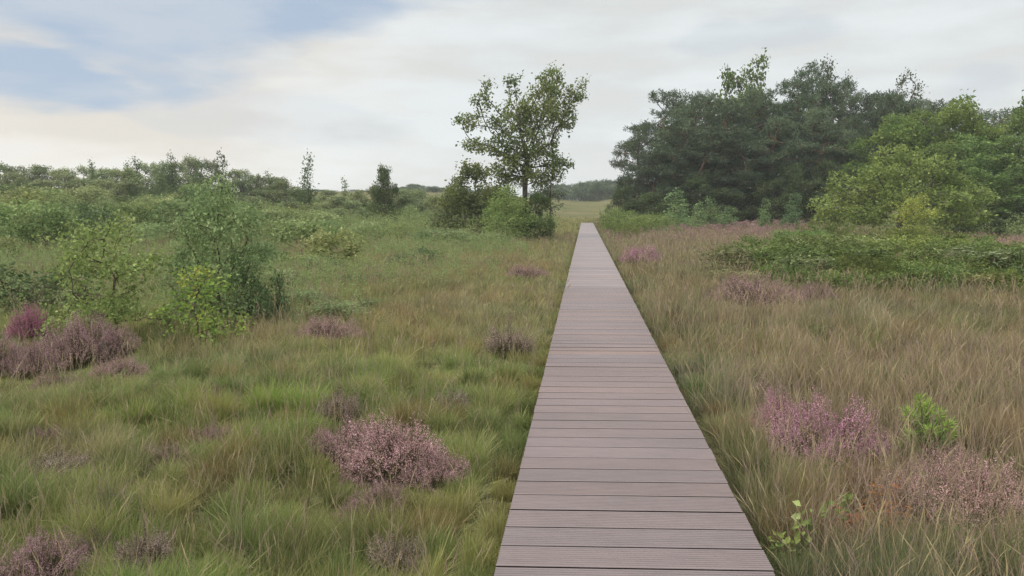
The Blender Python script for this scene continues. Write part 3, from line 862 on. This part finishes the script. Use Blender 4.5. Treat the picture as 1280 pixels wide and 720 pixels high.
rng = np.random.default_rng(112)
cone = plant('young_birch', poly((0, 0, 0), (.02, 0, .5), (0, .02, 1.0), (.02, 0, 1.6), (0, 0, 2.2)),
    [(rng.normal() * .3 * (1 - z / 3.2), rng.normal() * .3 * (1 - z / 3.2), z, .6 * (1.1 - z / 3.2), .6 * (1.1 - z / 3.2), .3, 30) for z in np.linspace(.3, 2.9, 14)],
    .16, 1.0, .2, .006, .13, 14, .12, [(.075, .12, .05), (.11, .16, .065), (.155, .21, .085)], aspect=.5, stem='trunk', crown='crown', jit=.2, clump=.5, barkmat=M_TWIG)


def dims(o):
    z, w = 0, 0
    for ch in o.children:
        co = np.empty(len(ch.data.vertices) * 3, np.float32); ch.data.vertices.foreach_get('co', co); co = co.reshape(-1, 3)
        if len(co) == 0: continue
        z = max(z, float(np.percentile(co[:, 2], 99.7))); w = max(w, float(np.percentile(co[:, 0], 99) - np.percentile(co[:, 0], 1)))
    return z, w


DIM = {}


def put(pr, px, D, top, wpx, label, cat, group=None, tint=None, rz=None, depth=None):
    """stand a plant on the ground at column px, depth D, its top seen at row top, about wpx wide"""
    if pr.name not in DIM: DIM[pr.name] = dims(pr)
    z, w = DIM[pr.name]
    g = spot(px, D); H = max(.2, zrow(top, D, px) - g[2])
    sz = H / z; sx = (wpx * D / F) / w
    return place(pr, label, cat, g - V(0, 0, .03), (sx, sx if depth is None else depth * sx, sz), rng.uniform(0, 6.28) if rz is None else rz, group, tint)


rng = np.random.default_rng(113)
# --- the named single plants
g = spot(655, 43)
place(lone, 'lone slender oak with an open lopsided crown standing beside the boardwalk', 'tree', g - V(0, 0, .05), (1, 1, (zrow(86, 43, 655) - g[2]) / 9.1))
put(bushy[0], 598, 47, 203, 104, 'olive brown rounded bush standing behind the lone oak', 'bush', tint=(1.2, 1.12, 1.0), rz=.4)
put(willow, 634, 41.6, 232, 70, 'bright green bush against the trunk of the lone oak', 'bush', tint=(1.35, 1.42, .95), rz=1.1)
put(bushy[2], 668, 42.3, 238, 56, 'dark green bush at the foot of the lone oak towards the boardwalk', 'bush', tint=(1.1, 1.2, 1.1), rz=2.0)
put(wispy, 688, 46, 150, 34, 'thin grey green birch growing close behind the lone oak', 'tree', rz=.2)
put(pale, 1122, 45, 184, 208, 'wide pale yellow green oak with drooping crown before the dark wood', 'tree', rz=0.1, tint=(1.02, 1.24, 1.2))
put(birch_s, 1143, 40, 243, 56, 'small yellow green sapling in front of the wide pale oak', 'sapling', tint=(1.18, 1.12, .8), rz=.7)
put(willow, 274, 12.6, 222, 118, 'tall dense grey green willow bush on the heath', 'bush', rz=.6, tint=(1.2, 1.27, 1.15))
put(birch_s, 145, 11.4, 268, 140, 'open light green birch sapling beside the tall willow bush', 'sapling', rz=1.4)
put(yellow, 250, 10.9, 328, 125, 'low yellow green sapling turning orange in front of the tall willow bush', 'sapling', rz=2.2, tint=(1.2, 1.22, .95))
put(scrub[2], 55, 14.5, 325, 140, 'dark green low bush behind the light birch sapling', 'bush', tint=(1, 1.05, 1.0), rz=.3)
put(scrub[2], 330, 13, 335, 60, 'low dark bush in the lee of the tall willow bush', 'bush', tint=(1.25, 1.3, 1.3), rz=2.6)

put(scrub[2], 588, 46.3, 240, 84, 'low dark bush skirting the olive brown bush behind the lone oak', 'bush', tint=(1.3, 1.15, 1.2), rz=.9)

rng = np.random.default_rng(114)
# --- low thicket in front of the pale oak
TG = 'bushes of the low green thicket before the pale oak'
tb = [(935, 22, 322, 90), (985, 21, 318, 110), (1040, 20, 316, 120), (1100, 20.5, 315, 120), (1165, 20, 318, 120), (1225, 20.5, 318, 120), (1290, 20, 318, 120), (1350, 20, 320, 120),
      (960, 25, 310, 100), (1020, 25, 306, 110), (1080, 26, 305, 110), (1150, 25, 305, 110), (1210, 25, 308, 110), (1270, 26, 308, 110), (1340, 25, 310, 110),
      (1000, 30, 300, 100), (1070, 31, 299, 100), (1140, 30, 300, 90), (1200, 31, 302, 90), (1250, 22.5, 322, 90), (1010, 18.6, 330, 80), (1130, 18.2, 332, 90), (1075, 18.4, 330, 80),
      (1000, 38, 290, 70), (1030, 40, 288, 60), (925, 19, 338, 70), (975, 17.4, 345, 80), (1040, 17.0, 342, 90), (1100, 17.2, 344, 90), (1165, 17.4, 342, 90), (1230, 17.4, 340, 90), (1295, 17.4, 340, 100)]
for _ in range(16):
    px = rng.uniform(895, 1330); D = rng.uniform(16.4, 28); g = spot(px, D)
    tb.append((px, D, 360 - F * np.dot(g - CAM, up) / np.dot(g - CAM, fw) - rng.uniform(.25, .55) * F / D + 9, rng.uniform(.6, 1.2) * F / D))
for k, (px, D, top, w) in enumerate(tb):
    put(bilb[k % 2] if k % 5 else scrub[1], px, D, top - 9 + rng.uniform(-11, 8), w * rng.uniform(.85, 1.2), 'knee high green leafy bush in the thicket before the pale oak', 'bush', TG, tint=(lambda t_: (t_ * rng.uniform(.92, 1.12), t_, t_ * rng.uniform(.85, 1.1)))(rng.uniform(.66, 1.05)))

rng = np.random.default_rng(115)
# --- the dark wood
PG, BG = 'dark pines of the wood beyond the boardwalk', 'greener broadleaf trees of the wood behind the pale oak'
pl_ = [(800, 79, 158, 62), (832, 82, 117, 85), (815, 76, 190, 70), (872, 78, 120, 90), (845, 75, 150, 80), (905, 76, 128, 85), (942, 78, 116, 95), (985, 79, 104, 85), (1012, 84, 84, 80), (1046, 82, 104, 80),
       (1078, 84, 122, 80), (965, 74, 150, 90), (1020, 75, 140, 90), (880, 73, 165, 80), (925, 73, 170, 80), (1060, 76, 150, 80), (1100, 84, 118, 80), (860, 88, 128, 90), (1000, 90, 118, 90), (920, 90, 125, 90), (1085, 92, 135, 100),
       (1105, 80, 122, 80), (1135, 79, 128, 85), (1170, 80, 130, 90), (1150, 92, 135, 100), (1200, 90, 140, 100), (1250, 92, 140, 100)]
for k, (px, D, top, w) in enumerate(pl_):
    put(pines[k % 3], px, D, top - 1, w * 1.05, 'dense dark green pine in the wood beyond the boardwalk' if k else 'ragged dark pine at the open end of the wood nearest the boardwalk', 'tree', PG, tint=(rng.uniform(.85, 1.25),) * 3)
put(oaks[1], 925, 84, 72, 98, 'tall loose crowned tree rising above the dark pines', 'tree', rz=.5, tint=(.95, .95, 1.0))
put(wispy, 1028, 82, 78, 44, 'narrow birch top showing over the pine ridge', 'tree', rz=1.5)
put(wispy, 1132, 80, 92, 52, 'thin see through birch crown above the greener trees', 'tree', rz=.3)
put(wispy, 1050, 86, 96, 30, 'spindly birch tip beside the tallest pine top', 'tree', rz=2.3)
bl_ = [(1112, 66, 148, 90), (1155, 64, 128, 100), (1200, 62, 136, 100), (1245, 63, 132, 105), (1290, 60, 122, 110), (1345, 60, 118, 120), (1180, 57, 185, 90), (1235, 56, 170, 100), (1285, 55, 165, 110), (1225, 52, 215, 80), (1275, 52, 210, 90), (1340, 54, 170, 110), (1400, 58, 130, 120)]
for k, (px, D, top, w) in enumerate(bl_):
    t_ = rng.uniform(.85, 1.15)
    put(oaks[k % 2], px, D, top - 4, w * 1.15, 'leafy mid green broadleaf tree in the wood behind the pale oak', 'tree', BG, tint=(t_ * (1.25 if k in (0, 1, 2) else .98), t_ * (1.22 if k in (0, 1, 2) else 1.0), t_ * 1.05))
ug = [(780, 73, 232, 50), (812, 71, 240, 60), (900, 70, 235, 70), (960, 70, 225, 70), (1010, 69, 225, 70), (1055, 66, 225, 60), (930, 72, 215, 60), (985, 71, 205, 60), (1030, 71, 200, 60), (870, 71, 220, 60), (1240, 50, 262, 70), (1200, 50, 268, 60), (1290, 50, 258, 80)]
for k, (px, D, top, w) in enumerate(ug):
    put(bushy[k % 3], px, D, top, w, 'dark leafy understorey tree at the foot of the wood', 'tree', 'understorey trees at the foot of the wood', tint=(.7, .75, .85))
YG = 'young pale birches along the edge of the wood'
for k, (px, D, top, w, lab) in enumerate([(843, 62, 238, 40, 'largest pale green young birch at the edge of the wood'), (872, 60, 252, 22, 'small pale young birch close beside the largest young birch'), (888, 61, 246, 24, 'pointed pale young birch midway along the pine edge'), (912, 62, 258, 26, 'low pale young birch between the pointed one and the tall wood'),
        (956, 60, 247, 18, 'slim bright young birch standing alone before the pines'), (992, 63, 241, 24, 'dull green young birch in the shade before the pale oak')]):
    put(cone, px, D, top, w, lab, 'sapling', YG, tint=(1.5, 1.45, 1.5) if k != 5 else (1.0, 1.1, 1.2))
EG = 'low bushes beside the far boardwalk'
for k, (px, D, top, w) in enumerate([(775, 58, 262, 46), (800, 54, 268, 50), (765, 66, 258, 30), (815, 60, 266, 40), (785, 48, 276, 40), (828, 58, 270, 36)]):
    put(bilb[k % 2], px, D, top, w, 'low light green bush beside the far end of the boardwalk', 'bush', EG, tint=(1.2, 1.1, 1.2))

rng = np.random.default_rng(116)
# --- trees and scrub of the left rise
LG = 'trees of the wooded rise on the horizon'
lt = [(335, 70, 232, 50), (352, 74, 225, 36), (372, 72, 236, 44), (405, 74, 238, 44), (425, 68, 243, 50), (450, 72, 236, 40), (470, 66, 244, 50), (500, 68, 240, 50), (525, 72, 238, 44), (545, 62, 246, 44), (565, 66, 238, 40), (365, 64, 246, 50), (440, 60, 250, 50), (-60, 85, 205, 80), (-10, 82, 206, 70), (22, 84, 204, 60), (52, 86, 202, 60), (80, 84, 208, 50), (108, 88, 207, 50), (135, 86, 204, 50), (162, 84, 204, 45), (186, 82, 200, 45), (215, 80, 196, 50), (240, 84, 204, 40), (262, 84, 206, 40), (300, 86, 214, 45), (325, 88, 222, 40),
      (20, 76, 215, 60), (60, 75, 220, 60), (100, 76, 222, 60), (150, 74, 218, 60), (345, 92, 226, 40), (410, 96, 234, 40)]
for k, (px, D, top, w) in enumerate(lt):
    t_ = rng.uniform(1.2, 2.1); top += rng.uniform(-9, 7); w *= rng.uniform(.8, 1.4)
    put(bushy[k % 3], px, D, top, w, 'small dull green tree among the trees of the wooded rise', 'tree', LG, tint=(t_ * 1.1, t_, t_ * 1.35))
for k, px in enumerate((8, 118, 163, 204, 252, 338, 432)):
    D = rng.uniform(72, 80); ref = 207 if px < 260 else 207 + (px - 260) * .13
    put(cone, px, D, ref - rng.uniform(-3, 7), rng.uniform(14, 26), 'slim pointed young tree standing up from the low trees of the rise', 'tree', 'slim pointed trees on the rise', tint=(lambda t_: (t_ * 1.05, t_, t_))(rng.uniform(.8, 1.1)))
for px, D, top, w, lab in ((280, 74, 190, 24, 'dark pointed tree top standing over the wooded rise'), (173, 78, 196, 18, 'wispy birch poking above the low trees of the rise'), (216, 78, 192, 20, 'second wispy birch over the rise, next to the dark pointed top')):
    put(cone, px, D, top, w, lab, 'tree', tint=(.55, .55, .6))
put(cone, 386, 66, 192, 24, 'slender lone birch sticking up from the scrub skyline', 'tree', rz=1.0, tint=(.75, .75, .75))
put(bushy[1], 481, 58, 207, 36, 'small dark upright tree on the skyline between scrub and lone oak', 'tree', rz=1.0, tint=(.95, .95, 1.1))
rng = np.random.default_rng(117)
SG = 'scrub bushes of the rising heath'
sl = []
for _ in range(100):
    px = rng.uniform(-90, 590); D = 20 + 54 * rng.uniform() ** .8
    sl.append((px, D))
for k, (px, D) in enumerate(sl):
    if D < 30 and 90 < px < 330: D += 12
    if px > 420 and D < 38: continue
    g = spot(px, D); hgt = rng.uniform(.9, 2.5) * (.72 if px > 330 else 1.0) * (.6 + .4 * min(1, D / 45))
    rowg = 360 - F * np.dot(g - CAM, up) / np.dot(g - CAM, fw)
    put(scrub[(0, 1, 1, 0, 1, 2 if px < 300 else 1)[k % 6]], px, D, rowg - hgt * F / D, hgt * rng.uniform(1.1, 1.9) * F / D, 'low rounded scrub bush on the rising heath below the skyline', 'bush', SG,
        tint=(lambda t_: (t_ * rng.uniform(.88, 1.05), t_, t_ * rng.uniform(.8, 1.0)))(rng.uniform(.95, 1.3)))
rng = np.random.default_rng(118)
NG = 'small bushes in the grass between the willow bush and the lone oak'
for k, (px, D, top, w) in enumerate([(425, 13.5, 375, 90), (385, 15, 358, 70), (460, 14.5, 372, 60), (525, 25, 308, 70), (350, 18, 335, 70), (400, 22, 318, 60), (505, 24, 316, 50), (330, 24, 300, 60), (455, 19, 340, 60), (575, 33, 285, 60), (610, 36, 290, 50), (250, 40, 248, 60), (540, 34, 284, 50)]):
    put(scrub[2] if k in (3, 6, 8) else scrub[0], px, D, top, w, 'knee high leafy bush in the grass short of the lone oak', 'bush', NG, tint=(1.1, 1.1, 1.15))

rng = np.random.default_rng(119)
# --- far woods on the horizon
FG = 'far trees on the horizon'
far_p = bushy
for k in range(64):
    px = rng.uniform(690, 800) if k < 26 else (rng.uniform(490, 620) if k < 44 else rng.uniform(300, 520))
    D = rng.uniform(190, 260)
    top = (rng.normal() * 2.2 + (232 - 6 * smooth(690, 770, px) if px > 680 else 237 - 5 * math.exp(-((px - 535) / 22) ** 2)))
    put(far_p[k % 3], px, D, top, rng.uniform(24, 44), 'distant dark tree in the far wood on the horizon', 'tree', FG, tint=(1.0, 1.05, 1.7))  # blue-shifted tint paints distance haze into the leaf colour


rng = np.random.default_rng(120)
# --- small near plants
def pine_seedling():
    root = empty('pine_seedling')
    tips = [(0, 0, .42), (.13, .03, .36), (-.12, .06, .37), (.06, -.12, .33), (-.07, -.10, .30), (.17, -.05, .24), (-.17, -.02, .25), (.02, .16, .33), (.10, .10, .40), (-.05, .03, .46), (.20, .02, .16), (-.16, .1, .15)]
    sv, sq = [], []; o_ = 0
    nv, nq, nc = [], [], []; no = 0
    for t in tips:
        t = V(*t); b = V(t[0] * .15, t[1] * .15, t[2] * .35)
        P = np.array([(0, 0, 0), b, (b + t) / 2 + V(0, 0, -.01), t]); v, q = tubes(P, np.array([-1, 0, 1, 2]), np.array([.006, .005, .004, .003]), 5)
        sv.append(v); sq.append(q + o_); o_ += len(v)
        n = 170; u = rng.uniform(.35, 1, n)[:, None]
        pos = b * (1 - u) + t * u
        d = unit(unit(t - b) * .8 + rand_dir(n))
        v, q = leaf_quads(pos, d, rand_dir(n), rng.uniform(.05, .085, n), np.full(n, .005))
        c = np.where(u > .7, V(.19, .34, .05), V(.12, .22, .05)) * rng.uniform(.75, 1.25, (n, 1))
        nv.append(v); nq.append(q + no); nc.append(np.repeat(c, 4, 0)); no += len(v)
    mesh_obj('stems', np.concatenate(sv), np.concatenate(sq), M_TWIG, parent=root)
    mesh_obj('needles', np.concatenate(nv), np.concatenate(nq), M_NEEDLE, np.concatenate(nc), parent=root)
    return root


place(pine_seedling(), 'bright green pine seedling with soft needle tufts in tan grass', 'seedling', hit(1157, 585), (1.05, 1.05, 1.05), .4)
bram = plant('birch_seedling', poly((0, 0, 0), (.02, 0, .06), (.03, 0, .12)),
    [(.02, 0, .24, .05, .05, .1, 8), (.16, .02, .28, .12, .05, .05, 12), (-.05, .04, .14, .08, .06, .08, 10), (.03, -.04, .08, .12, .08, .05, 10), (.24, 0, .34, .04, .04, .03, 6)],
    .035, .3, .05, .002, .036, 4, .018, [(.12, .2, .05), (.18, .27, .07), (.28, .34, .09), (.36, .42, .2)], aspect=.75, stem='stems', crown='foliage', clump=.08, barkmat=M_TWIG)
place(bram, 'tiny pale leaved birch seedling at the edge of the boardwalk', 'seedling', hit(995, 712), (1.05, 1.05, 1.1), .1)
fern = plant('rust_tuft', poly((0, 0, 0), (0, 0, .05)), clumps(10, .26, .2, .04, .24, .1, 16), .04, .3, .06, .002, .05, 9, .03,
    [(.17, .085, .035), (.26, .12, .05), (.33, .17, .07), (.22, .18, .07)], aspect=.25, stem='stems', crown='foliage', clump=.08, barkmat=M_TWIG)
place(fern, 'rust brown dead fern tuft between the boardwalk and the pale dry heather', 'fern', hit(1080, 672), (1.1, 1.1, 1.0), 0)

# ------------------------------------------------------------------ haze
v, q = box(-432, 432, -42, 462, -1.6, 25)
m, nt, N, L = new_mat('damp_air')
out = N.new('ShaderNodeOutputMaterial'); pv = N.new('ShaderNodeVolumePrincipled')
pv.inputs['Color'].default_value = (.92, .97, 1, 1); pv.inputs['Density'].default_value = HAZE
L.new(pv.outputs[0], out.inputs['Volume'])
props(mesh_obj('haze', v, q, m), kind='stuff')

# ------------------------------------------------------------------ sky, sun, camera
W = bpy.data.worlds.new('World'); S.world = W; W.use_nodes = True
nt = W.node_tree; N = nt.nodes; L = nt.links; N.clear()
out = N.new('ShaderNodeOutputWorld')
SUN_EL, SUN_AZ = math.radians(46), math.radians(-112)   # azimuth from +Y towards +X
sky = N.new('ShaderNodeTexSky'); sky.sky_type = 'NISHITA'; sky.sun_disc = False
sky.sun_elevation = SUN_EL; sky.sun_rotation = SUN_AZ; sky.altitude = 20; sky.dust_density = 2.0
b1 = N.new('ShaderNodeBackground'); b1.inputs[1].default_value = 0.10
L.new(sky.outputs[0], b1.inputs[0])
b2 = N.new('ShaderNodeBackground')
tc = N.new('ShaderNodeTexCoord'); nv = N.new('ShaderNodeVectorMath'); nv.operation = 'NORMALIZE'
L.new(tc.outputs['Generated'], nv.inputs[0])
sx = N.new('ShaderNodeSeparateXYZ'); L.new(nv.outputs[0], sx.inputs[0])


def math_node(op, a, b=None, clamp=False):
    n = N.new('ShaderNodeMath'); n.operation = op; n.use_clamp = clamp
    for i, x in enumerate((a, b)):
        if x is None: continue
        if isinstance(x, (int, float)): n.inputs[i].default_value = x
        else: L.new(x, n.inputs[i])
    return n.outputs[0]


def mrange(x, a, b, c, d, smoothstep=True):
    n = N.new('ShaderNodeMapRange'); n.interpolation_type = 'SMOOTHSTEP' if smoothstep else 'LINEAR'
    L.new(x, n.inputs[0])
    for i, v_ in zip((1, 2, 3, 4), (a, b, c, d)): n.inputs[i].default_value = v_
    return n.outputs[0]


mpc = N.new('ShaderNodeMapping'); mpc.inputs['Scale'].default_value = (1, 1, 4.2); L.new(nv.outputs[0], mpc.inputs[0])
na = N.new('ShaderNodeTexNoise'); na.inputs['Scale'].default_value = 3.2; na.inputs['Detail'].default_value = 6; na.inputs['Roughness'].default_value = .5
L.new(mpc.outputs[0], na.inputs[0])
nb = N.new('ShaderNodeTexNoise'); nb.inputs['Scale'].default_value = 5.5; nb.inputs['Detail'].default_value = 5
L.new(mpc.outputs[0], nb.inputs[0])
zel = sx.outputs[2]


def sky_dir(px, py):
    return unit(fw + rt * (px - 640) / F + up * (360 - py) / F)


def gap(px, py, half, wob, vs=2.2):
    """soft-edged break in the cloud around one direction of the sky"""
    d0 = sky_dir(px, py)
    sb = N.new('ShaderNodeVectorMath'); sb.operation = 'SUBTRACT'; L.new(nv.outputs[0], sb.inputs[0]); sb.inputs[1].default_value = d0
    mu = N.new('ShaderNodeVectorMath'); mu.operation = 'MULTIPLY'; L.new(sb.outputs[0], mu.inputs[0]); mu.inputs[1].default_value = (1, 1, vs)
    ln = N.new('ShaderNodeVectorMath'); ln.operation = 'LENGTH'; L.new(mu.outputs[0], ln.inputs[0])
    w_ = math_node('MULTIPLY', math_node('SUBTRACT', na.outputs[0], 0.5), wob)
    return mrange(math_node('ADD', ln.outputs['Value'], w_), half * .55, half * 1.15, 1, 0)


g_ = gap(150, 0, .21, .42)
for a in ((30, 78, .11, .4), (380, -10, .15, .45), (540, -70, .2, .5)):
    g_ = math_node('MAXIMUM', g_, gap(*a))
for a in ((905, 45, .04, .22), (970, 38, .045, .25), (1230, 95, .05, .3), (380, 150, .09, .5), (250, 140, .07, .5)):
    g_ = math_node('MAXIMUM', g_, math_node('MULTIPLY', gap(*a), .22))
holes = mrange(nb.outputs[0], .60, .74, 0, .5)
g_ = math_node('MAXIMUM', g_, math_node('MULTIPLY', holes, mrange(zel, .2, .45, 0, 1)))
g_ = math_node('MULTIPLY', g_, mrange(nb.outputs[0], .38, .64, 1.0, .72))
# cloud colour: warm white towards the bright left, greyer to the right
lean_ = N.new('ShaderNodeVectorMath'); lean_.operation = 'DOT_PRODUCT'; L.new(nv.outputs[0], lean_.inputs[0]); lean_.inputs[1].default_value = tuple(rt)
mixc = N.new('ShaderNodeMix'); mixc.data_type = 'RGBA'
mixc.inputs[6].default_value = (.535, .508, .468, 1); mixc.inputs[7].default_value = (.485, .510, .518, 1)
side_ = math_node('ADD', mrange(lean_.outputs['Value'], -.5, .05, 0, 1), math_node('MULTIPLY', math_node('SUBTRACT', nb.outputs[0], .5), 1.6), True)
L.new(side_, mixc.inputs[0]); L.new(mixc.outputs[2], b2.inputs[0])
st_ = math_node('ADD', 1.0, mrange(zel, .25, .95, 0, 2.7))
st_ = math_node('MULTIPLY', st_, mrange(nb.outputs[0], .35, .65, .94, 1.08))
L.new(st_, b2.inputs[1])
# blue gaps: clear sky seen through a thin veil
b3 = N.new('ShaderNodeBackground'); b3.inputs[0].default_value = (.285, .350, .445, 1); b3.inputs[1].default_value = 1
mb = N.new('ShaderNodeMixShader'); mb.inputs[0].default_value = .9; L.new(b1.outputs[0], mb.inputs[1]); L.new(b3.outputs[0], mb.inputs[2])
mw = N.new('ShaderNodeMixShader'); L.new(g_, mw.inputs[0]); L.new(b2.outputs[0], mw.inputs[1]); L.new(mb.outputs[0], mw.inputs[2])
L.new(mw.outputs[0], out.inputs[0])

sd = bpy.data.lights.new('Sun', 'SUN'); sd.energy = 2.0; sd.angle = math.radians(10); sd.color = (1, .95, .87)
so = bpy.data.objects.new('Sun', sd); COL.objects.link(so)
from mathutils import Vector, Matrix
to_sun = Vector((math.sin(SUN_AZ) * math.cos(SUN_EL), math.cos(SUN_AZ) * math.cos(SUN_EL), math.sin(SUN_EL)))
so.rotation_euler = to_sun.to_track_quat('Z', 'Y').to_euler(); so.location = (0, 0, 40)

cd = bpy.data.cameras.new('Camera'); cd.sensor_width = 36; cd.lens = 36 * F / 1280; cd.clip_end = 3000; cd.clip_start = .05
co = bpy.data.objects.new('Camera', cd); COL.objects.link(co); S.camera = co
co.matrix_world = Matrix(((rt[0], up[0], -fw[0], CAM[0]), (rt[1], up[1], -fw[1], CAM[1]), (rt[2], up[2], -fw[2], CAM[2]), (0, 0, 0, 1)))

S.view_settings.view_transform = 'Standard'; S.view_settings.look = 'None'
S.view_settings.exposure = 0.6; S.view_settings.gamma = 1; S.view_settings.use_curve_mapping = False
S.cycles.max_bounces = 6; S.cycles.diffuse_bounces = 3; S.cycles.transmission_bounces = 3
S.cycles.use_denoising = True; S.cycles.denoiser = 'OPENIMAGEDENOISE'
S.cycles.denoising_input_passes = 'RGB_ALBEDO_NORMAL'; S.cycles.denoising_prefilter = 'NONE'
S.cycles.volume_bounces = 1
